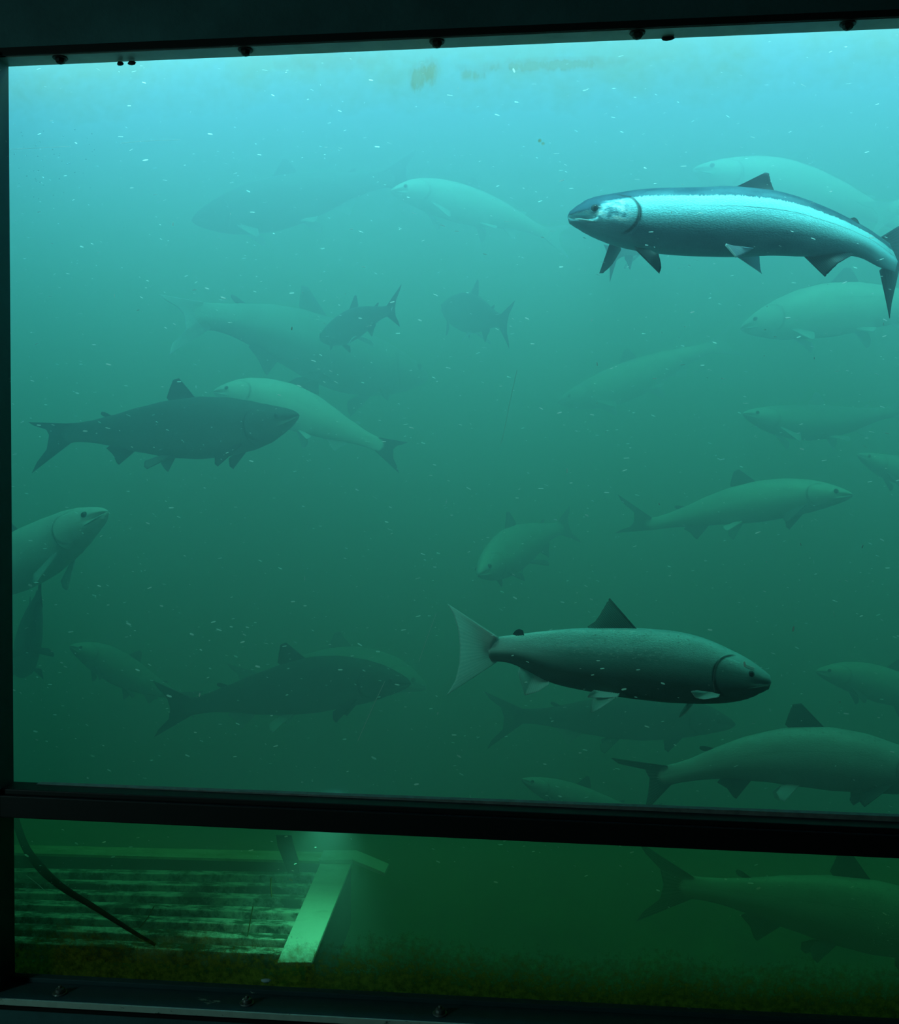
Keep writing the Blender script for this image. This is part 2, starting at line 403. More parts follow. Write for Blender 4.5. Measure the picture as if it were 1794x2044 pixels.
# ------------------------------------------------------------------ fish
def cat(pts, n):                                   # points evenly spaced along a Catmull-Rom curve
    P = [Vector(p) for p in pts]; P = [P[0] * 2 - P[1]] + P + [P[-1] * 2 - P[-2]]
    out = []
    for i in range(1, len(P) - 2):
        for j in range(24):
            t = j / 24; a, b, c, d = P[i - 1], P[i], P[i + 1], P[i + 2]
            out.append(.5 * ((2 * b) + (c - a) * t + (2 * a - 5 * b + 4 * c - d) * t * t + (3 * b - a - 3 * c + d) * t ** 3))
    out.append(P[-2]); L = [0]
    for i in range(1, len(out)): L.append(L[-1] + (out[i] - out[i - 1]).length)
    res = []; j = 0
    for k_ in range(n + 1):
        s = L[-1] * k_ / n
        while j < len(L) - 2 and L[j + 1] < s: j += 1
        f = (s - L[j]) / max(1e-9, L[j + 1] - L[j]); res.append(out[j].lerp(out[j + 1], min(1, max(0, f))))
    return res, L[-1]
TOPP = [(0, .010), (.015, .022), (.04, .034), (.08, .050), (.13, .067), (.2, .085), (.3, .102), (.42, .110), (.55, .103), (.68, .084), (.8, .060), (.9, .043), (.96, .037), (1, .038)]
BOTP = [(0, .012), (.015, .024), (.04, .038), (.08, .055), (.13, .075), (.2, .094), (.3, .110), (.42, .116), (.55, .106), (.68, .082), (.8, .054), (.9, .038), (.96, .034), (1, .036)]
WIDP = [(0, .010), (.015, .019), (.04, .029), (.08, .040), (.13, .049), (.2, .056), (.35, .061), (.5, .056), (.65, .044), (.8, .028), (.9, .018), (.96, .011), (1, .005)]
def interp(tab, a):
    if a <= tab[0][0]: return tab[0][1]
    for i in range(len(tab) - 1):
        if a <= tab[i + 1][0]:
            t = (a - tab[i][0]) / (tab[i + 1][0] - tab[i][0]); t = t * t * (3 - 2 * t) * .35 + t * .65
            return tab[i][1] + (tab[i + 1][1] - tab[i][1]) * t
    return tab[-1][1]
TAIL_A = 1.09                                      # where the fork of the tail sits, in body lengths
class Fish:
    def __init__(s, px, Y0, Y1, fat=1.0, top=None, bot=None, tilt=0.0, Ys=None, tail_a=TAIL_A):
        n = len(px)
        pts = []
        # arc fraction for depth
        d = [0]
        for i in range(1, n): d.append(d[-1] + math.dist(px[i], px[i - 1]))
        for i, (x, y) in enumerate(px):
            f = d[i] / d[-1]
            Y = Ys[i] if Ys else Y0 + (Y1 - Y0) * f
            pts.append(unproj(x, y, Y))
        s.c, tot = cat(pts, 220); s.L = tot / tail_a; s.ta = tail_a
        s.fat = fat; s.roll = 0.0; s.roll = math.copysign(tilt, px[0][0] - px[-1][0]); s.toff = s.boff = None; s.c0 = s.C(.45)
        if top:
            tp = [unproj(x, y, s.C(.45).y) for x, y in top]; bp = [unproj(x, y, s.C(.45).y) for x, y in bot]
            s.toff = s.trace(top, 1); s.boff = s.trace(bot, -1)
    def C(s, a):
        q = a / s.ta * 220; i = int(math.floor(q)); i = max(0, min(219, i))
        return s.c[i] + (s.c[i + 1] - s.c[i]) * (q - i)
    def fr(s, a):
        e = .02; b = min(max(a, e), s.ta - e * .5)
        T = (s.C(b + e * .5) - s.C(b - e * .5)).normalized()
        S = T.cross(Vector((0, 0, 1))).normalized(); U = S.cross(T).normalized()
        if s.roll:
            U2 = U * math.cos(s.roll) + S * math.sin(s.roll); S = S * math.cos(s.roll) - U * math.sin(s.roll); U = U2
        return T, U, S
    def P(s, a, h, w=0.0):
        T, U, S = s.fr(a); return s.C(a) + U * (h * s.L) + S * (w * s.L)
    def img(s, p):
        d = p - CAM; z = d.dot(fwd); return W / 2 + F * d.dot(RIGHT) / z, H / 2 - F * d.dot(UP) / z
    def trace(s, line, sg):                        # outline of a near fish, read as a height above the spine
        out = []
        for i in range(41):
            a = i / 40; lo_, hi_ = 0.0, .2
            p0 = s.img(s.P(a, 0)); p1 = s.img(s.P(a, sg * .2)); best = None
            for (q0, q1) in zip(line, line[1:]):
                r = (p1[0] - p0[0], p1[1] - p0[1]); v = (q1[0] - q0[0], q1[1] - q0[1])
                den = r[0] * v[1] - r[1] * v[0]
                if abs(den) < 1e-6: continue
                t = ((q0[0] - p0[0]) * v[1] - (q0[1] - p0[1]) * v[0]) / den; u = ((q0[0] - p0[0]) * r[1] - (q0[1] - p0[1]) * r[0]) / den
                if -.001 <= u <= 1.001 and 0 < t < 1.2 and (best is None or t < best): best = t
            out.append((a, best * .2 if best else None))
        for i, (a, v) in enumerate(out):
            if v is None:
                nb = [q[1] for q in out[max(0, i - 4):i + 5] if q[1]]; out[i] = (a, (nb[0] if a > .5 and nb else interp(TOPP, a)))
        v = [q[1] for q in out]; v = [(v[max(0, i - 1)] + 2 * v[i] + v[min(40, i + 1)]) / 4 for i in range(41)]
        return [(q[0], w) for q, w in zip(out, v)]
    def dims(s, a):
        t = interp(s.toff, a) if s.toff else interp(TOPP, a) * s.fat
        b = interp(s.boff, a) if s.boff else interp(BOTP, a) * s.fat
        return t, b, interp(WIDP, a) * (s.fat if not s.toff else 1.0)
    def surf(s, a, th, off=0.0):
        t, b, w = s.dims(a); sn, cs = math.sin(th), math.cos(th)
        w = w * (1 - .18 * max(0, sn) ** 2) + off; h = (t if sn > 0 else b) + off
        ex = .88
        cc = math.copysign(abs(cs) ** ex, cs); ss = math.copysign(abs(sn) ** 1.0, sn)
        # mouth: a groove running back from the snout, deepest at the tip
        if a < .088:
            sm = -.28 + .1 * a / .088; g = math.exp(-((sn - sm) / (.10 + .06 * s.gape)) ** 2) * (1 - a / .088)
            w *= 1 - .45 * g; p = s.P(a + .034 * g * s.gape, ss * h, cc * w)
            return p
        return s.P(a, ss * h, cc * w)
    gape = 1.0
def mesh_body(f, na=96, nt=48):
    bm = bmesh.new(); uv = bm.loops.layers.uv.new('uv'); rows = []; par = {}
    aa = [(i / na) ** 1.35 * 1.012 for i in range(na + 1)]
    for a in aa:
        row = []
        for j in range(nt):
            th = 2 * PI * j / nt; v = bm.verts.new(f.surf(a, th)); row.append(v); par[v] = (a, math.sin(th) * .5 + .5)
        rows.append(row)
    tip = bm.verts.new(f.P(-.008, -.001)); par[tip] = (0, .5)
    end = bm.verts.new(f.P(1.045, 0)); par[end] = (1, .5)
    for i in range(na):
        for j in range(nt): bm.faces.new((rows[i][j], rows[i][(j + 1) % nt], rows[i + 1][(j + 1) % nt], rows[i + 1][j]))
    for j in range(nt):
        bm.faces.new((tip, rows[0][(j + 1) % nt], rows[0][j])); bm.faces.new((end, rows[-1][j], rows[-1][(j + 1) % nt]))
    for fc in bm.faces:
        for lp in fc.loops: lp[uv].uv = par[lp.vert]
    return bm
def mesh_patch(f, side, a0, a1, h0, h1, off0, off1, curve, n=18):     # raised plate on the head, e.g. the gill cover
    bm = bmesh.new(); uv = bm.loops.layers.uv.new('uv'); par = {}; g = []
    for i in range(n + 1):
        row = []
        for j in range(n + 1):
            q = -1 + 2 * j / n; p = i / n
            ar = a1 - curve * abs(q) ** 2.4; a = a0 + (ar - a0) * p
            sn = h0 + (h1 - h0) * j / n; th = math.asin(max(-1, min(1, sn)))
            if side < 0: th = PI - th
            off = (off0 + (off1 - off0) * p ** 1.5) * (1 - .8 * abs(q) ** 4)
            if i == n or j in (0, n): off = -.004
            v = bm.verts.new(f.surf(a, th, off)); par[v] = (a, sn * .5 + .5); row.append(v)
        g.append(row)
    for i in range(n):
        for j in range(n): 
            fc = bm.faces.new((g[i][j], g[i + 1][j], g[i + 1][j + 1], g[i][j + 1]))
    for fc in bm.faces:
        for lp in fc.loops: lp[uv].uv = par[lp.vert]
    return bm
def polyline_at(pts, s):
    L = [0]
    for i in range(1, len(pts)): L.append(L[-1] + (pts[i] - pts[i - 1]).length)
    d = s * L[-1]
    for i in range(len(pts) - 1):
        if d <= L[i + 1] + 1e-12:
            t = (d - L[i]) / max(1e-9, L[i + 1] - L[i]); return pts[i].lerp(pts[i + 1], t)
    return pts[-1]
def mesh_fin(base, margin, thick=.0035, ns=40, nr=12, ragged=.012, seed=0, bow=0.0, side=None):
    """a tapered membrane between a base line on the body and an outer margin, with fin rays standing proud"""
    rnd = random.Random(seed); bm = bmesh.new(); uv = bm.loops.layers.uv.new('uv'); par = {}
    size = (margin[0] - base[0]).length; grid = []
    nrm0 = (margin[0] - base[0]).cross(base[-1] - base[0])
    if nrm0.length < 1e-9: nrm0 = Vector((0, 1, 0))
    nrm0.normalize()
    for i in range(ns + 1):
        s_ = i / ns; b = polyline_at(base, s_); m = polyline_at(margin, s_)
        m = m + (m - b) * (rnd.uniform(-ragged, ragged) if 0 < i < ns else 0)
        row = []
        for j in range(nr + 1):
            r = j / nr; p = b.lerp(m, r) + nrm0 * (bow * size * math.sin(r * PI * .9) * (1 - s_ * .5))
            row.append(p)
        grid.append(row)
    V = {}
    for sd in (1, -1):
        for i in range(ns + 1):
            for j in range(nr + 1):
                r = j / nr; t = thick * (1 - .85 * r) * .5 + .0002
                t *= (1.5 if i % 2 else .6) if 0 < i < ns else (1.6 if i == 0 else .5)
                v = bm.verts.new(grid[i][j] + nrm0 * (t * sd)); V[(sd, i, j)] = v; par[v] = (i / ns, r)
    for sd in (1, -1):
        for i in range(ns):
            for j in range(nr):
                q = [V[(sd, i, j)], V[(sd, i + 1, j)], V[(sd, i + 1, j + 1)], V[(sd, i, j + 1)]]
                bm.faces.new(q if sd > 0 else q[::-1])
    for i in range(ns):
        bm.faces.new((V[(1, i, nr)], V[(1, i + 1, nr)], V[(-1, i + 1, nr)], V[(-1, i, nr)]))
        bm.faces.new((V[(1, i + 1, 0)], V[(1, i, 0)], V[(-1, i, 0)], V[(-1, i + 1, 0)]))
    for j in range(nr):
        bm.faces.new((V[(1, 0, j)], V[(1, 0, j + 1)], V[(-1, 0, j + 1)], V[(-1, 0, j)]))
        bm.faces.new((V[(1, ns, j + 1)], V[(1, ns, j)], V[(-1, ns, j)], V[(-1, ns, j + 1)]))
    for fc in bm.faces:
        for lp in fc.loops: lp[uv].uv = par[lp.vert]
    return bm

def m_skin(name, back, flank, belly, metal, rough, edge=.70, spots=.6, soft=.05, seed=0.0, line=.6):
    k = N(name); uv = k.coord('UV'); sep = k.new('ShaderNodeSeparateXYZ'); k.l.new(uv, sep.inputs[0]); A, V = sep.outputs[0], sep.outputs[1]
    nz = k.noise(k.mapping(uv, (110 if name.startswith('bright') else 60, 10, 1), (seed, 0, 0)), 1.6, 5, .7); big = k.noise(k.mapping(uv, (5, 3, 1), (seed, 3, 0)), 1.5, 3, .5)
    v2 = k.math('ADD', V, k.math('MULTIPLY', k.math('SUBTRACT', nz, .5), .16 if name.startswith('bright') else .09))
    lo_ = edge - soft; hi_ = edge + soft
    c = k.ramp(v2, [(.0, belly), (.24, belly), (.50, flank), (lo_, flank), (hi_, back), (1.0, back)])
    # mottling
    c = k.mix(k.math('MULTIPLY', k.ramp(big, [(.35, 0.0), (.7, 1.0)]), .35), c, tuple(x * .55 for x in flank))
    # dark spots on the back
    vo = k.new('ShaderNodeTexVoronoi'); k.l.new(k.mapping(uv, (42, 16, 1), (seed, seed, 0)), vo.inputs['Vector']); vo.inputs['Scale'].default_value = 1
    sp = k.math('MULTIPLY', k.ramp(vo.outputs['Distance'], [(.12, 1.0), (.24, 0.0)]), k.ramp(V, [(edge - .03, 0.0), (edge + .08, 1.0)]))
    c = k.mix(k.math('MULTIPLY', sp, spots), c, (.006, .012, .015))
    # lateral line
    ll = k.math('ABSOLUTE', k.math('SUBTRACT', V, .585)); lm = k.math('MULTIPLY', k.ramp(ll, [(.003, 1.0), (.009, 0.0)]), k.ramp(A, [(.24, 0.0), (.5, 1.0)]))
    c = k.mix(k.math('MULTIPLY', lm, line), c, tuple(x * .6 for x in back))
    # darker crown of the head
    hd = k.math('MULTIPLY', k.ramp(A, [(.17, 1.0), (.2, 0.0)]), k.ramp(v2, [(.62, 0.0), (.72, 1.0)]))
    c = k.mix(k.math('MULTIPLY', hd, .8), c, back)
    # the dark slit behind the gill cover
    sl = k.math('SUBTRACT', A, k.math('SUBTRACT', .205, k.math('MULTIPLY', k.math('POWER', k.math('ABSOLUTE', k.math('SUBTRACT', V, .47)), 2.2), .45)))
    slm = k.math('MULTIPLY', k.ramp(k.math('ABSOLUTE', sl), [(.004, 1.0), (.009, 0.0)]), k.ramp(V, [(.1, 0.0), (.16, 1.0), (.86, 1.0), (.92, 0.0)]))
    c = k.mix(k.math('MULTIPLY', slm, .4 if name.startswith(('pale', 'grey')) else .85), c, (.01, .02, .025))
    if name.startswith('green'):             # broken highlight flecks painted into the upper side
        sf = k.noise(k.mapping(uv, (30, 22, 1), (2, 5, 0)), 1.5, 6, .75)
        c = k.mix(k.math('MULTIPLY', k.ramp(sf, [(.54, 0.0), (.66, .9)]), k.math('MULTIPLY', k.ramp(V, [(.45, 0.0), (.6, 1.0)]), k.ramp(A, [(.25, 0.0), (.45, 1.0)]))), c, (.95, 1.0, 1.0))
    if name.startswith('green'):             # pale silver wrist of the tail, plus a painted highlight
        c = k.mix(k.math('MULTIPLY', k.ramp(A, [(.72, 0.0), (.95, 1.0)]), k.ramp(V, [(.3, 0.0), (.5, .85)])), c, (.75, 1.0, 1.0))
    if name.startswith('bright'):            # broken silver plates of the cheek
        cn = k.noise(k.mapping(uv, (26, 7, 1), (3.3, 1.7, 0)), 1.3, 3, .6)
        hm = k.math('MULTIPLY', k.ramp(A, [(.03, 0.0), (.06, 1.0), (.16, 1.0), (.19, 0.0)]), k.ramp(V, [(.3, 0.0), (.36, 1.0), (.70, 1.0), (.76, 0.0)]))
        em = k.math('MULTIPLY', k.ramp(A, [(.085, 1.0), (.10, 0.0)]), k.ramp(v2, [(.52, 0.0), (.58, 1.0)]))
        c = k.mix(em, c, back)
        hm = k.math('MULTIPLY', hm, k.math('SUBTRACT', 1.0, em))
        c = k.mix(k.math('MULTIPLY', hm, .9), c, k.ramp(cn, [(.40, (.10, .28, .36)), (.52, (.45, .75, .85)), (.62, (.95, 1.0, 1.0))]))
    k.col(c); k.set(k.b, 'Metallic', metal); k.rough(k.ramp(nz, [(.3, rough), (.75, rough + .2)]))
    sc_ = k.new('ShaderNodeTexVoronoi'); k.l.new(k.mapping(uv, (150, 62, 1)), sc_.inputs['Vector']); sc_.inputs['Scale'].default_value = 1
    k.bump(k.math('ADD', sc_.outputs['Distance'], nz), .25, .0012)
    return k.m
def m_fin(name, c0, c1, alpha=.8, edge=None):
    k = N(name); uv = k.coord('UV'); sep = k.new('ShaderNodeSeparateXYZ'); k.l.new(uv, sep.inputs[0]); S_, R_ = sep.outputs[0], sep.outputs[1]
    w = k.new('ShaderNodeTexWave'); w.wave_type = 'BANDS'; w.bands_direction = 'X'; k.l.new(uv, w.inputs['Vector']); w.inputs['Scale'].default_value = 6.5; w.inputs['Distortion'].default_value = .6
    c = k.mix(w.outputs['Fac'], c0, c1)
    if edge: c = k.mix(k.ramp(S_, [(.03, 1.0), (.08, 0.0)]), c, edge)
    tl_ = k.new('ShaderNodeBsdfTranslucent'); tr = k.new('ShaderNodeBsdfTransparent')
    k.l.new(c, tl_.inputs[0]); k.col(c); k.rough(.4)
    m1 = k.new('ShaderNodeMixShader'); m1.inputs[0].default_value = .45; k.l.new(k.b.outputs[0], m1.inputs[1]); k.l.new(tl_.outputs[0], m1.inputs[2])
    m2 = k.new('ShaderNodeMixShader'); k.l.new(m1.outputs[0], m2.inputs[1]); k.l.new(tr.outputs[0], m2.inputs[2])
    al = k.math('MULTIPLY', k.math('ADD', k.math('MULTIPLY', R_, .6), k.math('MULTIPLY', w.outputs['Fac'], .5)), 1 - alpha)
    k.set(m2, 0, al); k.l.new(m2.outputs[0], k.out.inputs['Surface'])
    return k.m
SK = {
 'bright': m_skin('bright_silver_skin', (.03, .10, .15), (.48, .93, 1.0), (.10, .22, .26), .6, .46, .76, .25, .010, 1),  # dark belly is partly shade painted into the skin colour
 'green': m_skin('green_silver_skin', (.50, .88, .88), (.22, .46, .45), (.07, .11, .10), .3, .40, .62, .25, .08, 4),  # pale back and dark underside: overhead light painted into the skin
 'dark': m_skin('dark_skin', (.05, .09, .09), (.07, .12, .12), (.16, .2, .19), .1, .5, .62, .5, .10, 7),
 'dusk': m_skin('dusky_skin', (.04, .09, .08), (.12, .20, .18), (.22, .28, .24), .2, .5, .68, .4, .08, 9),
 'pale': m_skin('pale_skin', (.75, .85, .80), (.85, .92, .88), (.7, .8, .75), .1, .45, .85, .1, .08, 12),
 'mid': m_skin('grey_green_skin', (.50, .70, .64), (.52, .70, .64), (.3, .36, .32), .25, .45, .74, .3, .10, 15)}
FN = {
 'dark': m_fin('dark_fin', (.015, .05, .06), (.04, .10, .12), .92),
 'pale': m_fin('pale_fin', (.65, .85, .85), (.85, .98, .98), .9, (.9, 1, 1)),
 'clear': m_fin('clear_fin', (.06, .16, .15), (.25, .42, .40), .45, (.03, .06, .06)),
 'mid': m_fin('dusky_fin', (.10, .18, .17), (.25, .35, .33), .75),
 'blue': m_fin('blue_white_fin', (.55, .72, .85), (.75, .88, .95), .95, (.9, 1, 1))}
M_pupil = m_plain('black_pupil', (.003, .006, .01), .12, 0, .0, 50, 0)
M_iris = m_plain('silver_iris', (.16, .28, .34), .3, .6, .3, 200, 0)
M_dkiris = m_plain('dark_iris', (.03, .06, .07), .3, .3, .3, 200, 0)
M_lip = m_plain('pale_lip', (.45, .62, .62), .45, .1, .2, 90, 0)
M_gilld = m_plain('dark_gill_slit', (.006, .02, .03), .6, 0, .2, 90, 0)

def build_fish(label, f, skin='dark', fins=None, group=None, custom=None, seed=0, eye_side=None, far=False, lip=True, tail=(.17, .135, .17, .135, 1.09), name='salmon'):
    fins = dict(fins or {}); rnd = random.Random(seed)
    if far and skin == 'pale': fins = {k_: ('pale' if v_ == 'mid' else v_) for k_, v_ in fins.items()}; fins.setdefault('dorsal', 'mid')
    t = thing(name, label, 'fish', f.C(.45), group)
    L = f.L; fm = lambda n_, d_: FN[fins.get(n_, fins.get('all', d_))]
    obj('body', mesh_body(f, 64 if far else 110, 32 if far else 56), SK[skin], t, True)
    cu = custom or {}
    for sd in (1, -1):
        th = math.asin(.20) if sd > 0 else PI - math.asin(.20)
        p = f.surf(.072, th); T, U, S = f.fr(.072); out = S * sd
        bm = bmesh.new(); bmesh.ops.create_uvsphere(bm, u_segments=20, v_segments=12, radius=.0125 * L)
        bmesh.ops.transform(bm, matrix=Matrix.Translation(p - out * .0055 * L), verts=bm.verts)
        e = obj('eye', bm, M_dkiris, t, True)
        bm = bmesh.new(); bmesh.ops.create_uvsphere(bm, u_segments=14, v_segments=10, radius=.0075 * L)
        bmesh.ops.transform(bm, matrix=Matrix.Translation(p + out * .0015 * L), verts=bm.verts)
        pu = obj('pupil', bm, M_pupil, None, True); c_ = pu.location.copy(); pu.parent = e; pu.location = c_ - t.location - e.location if False else Vector(); pu.data.transform(Matrix.Translation(c_))
        bm = mesh_patch(f, sd, .115, .208, -.93, .66, .0006, .0055, .032)
        obj('gill_cover', bm, SK[skin], t, True)
        if lip:
            bm = bmesh.new(); tube(bm, [f.surf(a, (math.asin(-.52) if sd > 0 else PI - math.asin(-.52)), .0004) for a in (.004, .02, .04, .06, .078)], [.0032 * L, .0036 * L, .0032 * L, .0028 * L, .001 * L], 8)
            obj('lower_jaw_edge', bm, M_lip if skin in ('bright', 'pale', 'mid') else SK[skin], t, True)
    def emb(a, top):                               # a point just under the back or belly line
        tt, bb, w = f.dims(a); return f.P(a, (tt if top else -bb) * .93)
    def hpt(a, h, top, w=0):
        tt, bb, _ = f.dims(min(a, 1)); return f.P(a, (tt + h) if top else -(bb + h), w)
    def px(pts, dy, ref):                          # outline points read off the near fish, at that fish's own depth
        return [unproj(x, y, ref + dy) for x, y in pts]
    thk = .0055 * L; lean = abs(math.sin(f.roll)) * L
    # dorsal
    if 'dorsal' in cu: b, m = cu['dorsal']; b = px(b, lean * .10, f.C(.45).y); m = px(m, lean * .16, f.C(.45).y)
    else:
        b = [emb(.43 + .115 * i / 6, True) for i in range(7)]; m = [hpt(.455, .0, True), hpt(.505, .085, True), hpt(.53, .082, True), hpt(.545, .05, True), hpt(.56, .012, True)][1:]
    obj('dorsal_fin', mesh_fin(b, m, thk, seed=seed), fm('dorsal', 'dark'), t, True)
    if 'adipose' in cu: b, m = cu['adipose']; b = px(b, lean * .05, f.C(.85).y); m = px(m, lean * .07, f.C(.85).y)
    else: b = [emb(.80, True), emb(.825, True)]; m = [hpt(.835, .020, True), hpt(.85, .026, True), hpt(.855, .018, True), hpt(.845, .006, True)]
    obj('adipose_fin', mesh_fin(b, m, thk * 1.3, 10, 6, 0, seed), fm('adipose', 'dark'), t, True)
    if 'anal' in cu: b, m = cu['anal']; b = px(b, -lean * .05, f.C(.78).y); m = px(m, -.03, f.C(.78).y)
    else: b = [emb(.70 + .11 * i / 5, False) for i in range(6)]; m = [hpt(.775, .072, False), hpt(.785, .066, False), hpt(.80, .035, False), hpt(.83, .012, False)]
    obj('anal_fin', mesh_fin(b, m, thk, seed=seed + 1), fm('anal', 'dark'), t, True)
    for sd, nm in ((1, 'near'), (-1, 'far')):
        key = 'pelvic_' + nm
        if key in cu: b, m, y0, y1 = cu[key]; b = px(b, y0, f.C(.55).y); m = px(m, y1, f.C(.55).y)
        else:
            b = [f.P(.53, -f.dims(.53)[1] * .93, .016 * sd), f.P(.565, -f.dims(.565)[1] * .93, .016 * sd)]
            sp_ = rnd.uniform(.055, .09)
            m = [hpt(.605, .060, False, sd * (.016 + sp_)), hpt(.62, .052, False, sd * (.016 + sp_)), hpt(.625, .03, False, sd * (.016 + sp_ * .7)), hpt(.60, .006, False, sd * .02)]
        obj('pelvic_fin', mesh_fin(b, m, thk, 24, 10, seed=seed + 2), fm('pelvic', 'pale' if skin != 'dark' else 'mid'), t, True)
        key = 'pectoral_' + nm
        if key in cu: b, m, y0, y1 = cu[key]; b = px(b, y0, f.C(.2).y); m = px(m, y1, f.C(.2).y)
        else:
            b = [f.P(.205, -f.dims(.2)[1] * .62, .038 * sd), f.P(.235, -f.dims(.22)[1] * .72, .040 * sd)]
            m = [hpt(.31, .045, False, sd * .075), hpt(.325, .03, False, sd * .07), hpt(.325, .0, False, sd * .065), hpt(.28, -.02, False, sd * .055)]
        obj('pectoral_fin', mesh_fin(b, m, thk, 24, 10, seed=seed + 3), fm('pectoral', 'dark'), t, True)
    if 'tail' in cu:
        b, m, yy = cu['tail']; yb = f.C(1.0).y; b = [unproj(x, y, yb) for x, y in b]; m = [unproj(x, y, yb + d) for (x, y), d in zip(m, yy)]
    else:
        ta, th_, ba, bh_, fk = tail
        t1, b1, _ = f.dims(.985)
        b = [f.P(.985, t1 * .92 - (t1 * .92 + b1 * .92) * i / 6) for i in range(7)]
        m = [f.P(1 + ta, th_), f.P(1 + ta * .86, th_ * .72), f.P(fk + .012, th_ * .38), f.P(fk, 0), f.P(fk + .012, -bh_ * .38), f.P(1 + ba * .86, -bh_ * .72), f.P(1 + ba, -bh_)]
    obj('tail_fin', mesh_fin(b, m, thk * 1.2, 60, 16, .006, seed + 4), fm('tail', 'dark'), t, True)
    return t

# --- the bright silver fish at the upper right
Y1 = 1.81
f1 = Fish([(1137, 433), (1180, 436), (1230, 440), (1300, 441), (1380, 443), (1457, 443), (1543, 446), (1601, 454), (1660, 467), (1718, 485), (1752, 501), (1778, 515), (1806, 528)], 0, 0,
          top=[(1141, 424), (1146, 413), (1160, 403), (1188, 394), (1238, 387), (1262, 383), (1305, 379), (1383, 378), (1457, 374), (1543, 382), (1601, 397.5), (1660, 421), (1718, 450), (1757, 474), (1800, 502)],
          bot=[(1133, 441), (1156, 458), (1184, 472), (1230, 489), (1266, 497), (1305, 503), (1367, 507.5), (1457, 511), (1543, 508), (1601, 511), (1660, 510), (1703, 509), (1734, 519), (1753, 534), (1768, 552)],
          tilt=.27, Ys=[Y1 - .005, Y1, Y1, Y1, Y1, Y1, Y1, Y1 + .005, Y1 + .012, Y1 + .03, Y1 + .045, Y1 + .065, Y1 + .10])
f1.gape = 1.6
build_fish('bright silver fish with a dark back near the glass at the upper right', f1, 'bright',
           {'dorsal': 'dark', 'tail': 'dark', 'anal': 'dark', 'pectoral': 'dark', 'pelvic': 'blue', 'adipose': 'dark'},
           'salmon in the tank',
           {'dorsal': ([(1461, 378), (1480, 380), (1510, 383), (1544, 387)], [(1527, 344.5), (1534, 346), (1539, 366), (1545, 381), (1549, 384)]),
            'adipose': ([(1693, 439), (1712, 448)], [(1704, 434), (1710, 437), (1714, 444), (1716, 449)]),
            'anal': ([(1603, 508), (1630, 507), (1665, 506), (1700, 506)], [(1646, 552), (1652, 546), (1672, 526), (1692, 514), (1704, 508)]),
            'pelvic_far': ([(1448, 488), (1470, 494)], [(1468, 514), (1480, 510), (1496, 501), (1504, 495), (1488, 494)], -.075, -.085),
            'pelvic_near': ([(1461, 506), (1478, 504)], [(1521, 547), (1518, 540), (1516, 525), (1515, 508)], 0.01, .02),
            'pectoral_far': ([(1266, 494), (1296, 500)], [(1316, 546), (1319, 538), (1319, 526), (1314, 507)], -.03, -.05),
            'pectoral_near': ([(1218, 482), (1236, 488)], [(1196, 545), (1203, 546), (1222, 528), (1240, 498)], .055, .13),
            'tail': ([(1755, 476), (1768, 492), (1775, 508), (1772, 525), (1757, 540)], [(1838, 424), (1822, 450), (1806, 490), (1798, 520), (1788, 565), (1779, 605), (1775, 636)], [.12, .11, .10, .09, .05, .02, .0])}, 1)
# --- the green-silver fish at the lower middle
Y2 = 1.80
f2 = Fish([(1535, 1361), (1484, 1353), (1440, 1346), (1398, 1339), (1330, 1331), (1270, 1325), (1211, 1319), (1133, 1313), (1090, 1307), (1047, 1300), (1016, 1296), (975, 1296), (940, 1298)], Y2 - .01, Y2 + .01,
          top=[(1538, 1352), (1534, 1349), (1519, 1332), (1484, 1310), (1437, 1287), (1398, 1271), (1348, 1259.5), (1270, 1253.5), (1211, 1253), (1133, 1255), (1078, 1260.7), (1047, 1264.6), (1016, 1269), (981, 1273), (940, 1272)],
          bot=[(1537, 1369), (1533, 1374), (1519, 1385), (1484, 1399), (1445, 1404.5), (1398, 1406), (1328, 1403), (1250, 1394), (1192, 1384), (1133, 1372.7), (1094, 1362), (1047, 1336), (1016, 1323), (977, 1319), (940, 1325)], tilt=.30)
f2.gape = .35
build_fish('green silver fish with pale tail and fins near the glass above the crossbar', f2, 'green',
           {'dorsal': 'clear', 'tail': 'pale', 'anal': 'pale', 'pectoral': 'pale', 'pelvic': 'pale', 'adipose': 'dark'},
           'salmon in the tank',
           {'dorsal': ([(1272, 1257), (1240, 1256), (1210, 1256), (1178, 1257)], [(1217, 1194), (1211, 1203), (1200, 1222), (1188, 1240), (1172, 1251)]),
            'adipose': ([(1046, 1268), (1030, 1270)], [(1044, 1259), (1036, 1255), (1028, 1259), (1023, 1266)]),
            'anal': ([(1096, 1358), (1070, 1348), (1036, 1332)], [(1095, 1366), (1075, 1380), (1047, 1388), (1042, 1370), (1034, 1344)]),
            'pelvic_far': ([(1236, 1386), (1190, 1380)], [(1232, 1391), (1205, 1393), (1172, 1392), (1176, 1384), (1186, 1377)], -.062, -.075),
            'pelvic_near': ([(1230, 1390), (1186, 1386)], [(1228, 1393), (1200, 1412), (1179, 1424), (1180, 1405), (1183, 1393)], -.01, -.06),
            'pectoral_far': ([(1436, 1388), (1420, 1384)], [(1430, 1392), (1405, 1396), (1388, 1393), (1378, 1380), (1392, 1378)], -.09, -.115),
            'pectoral_near': ([(1384, 1404), (1372, 1403)], [(1382, 1408), (1368, 1424), (1354, 1434), (1358, 1422), (1368, 1407)], .02, -.01),
            'tail': ([(994, 1272), (984, 1284), (980, 1296), (984, 1309), (994, 1320)], [(893, 1205), (905, 1226), (914, 1255), (918, 1290), (917, 1325), (908, 1360), (891, 1388)], [.07, .05, .025, 0, -.025, -.05, -.07])}, 2)

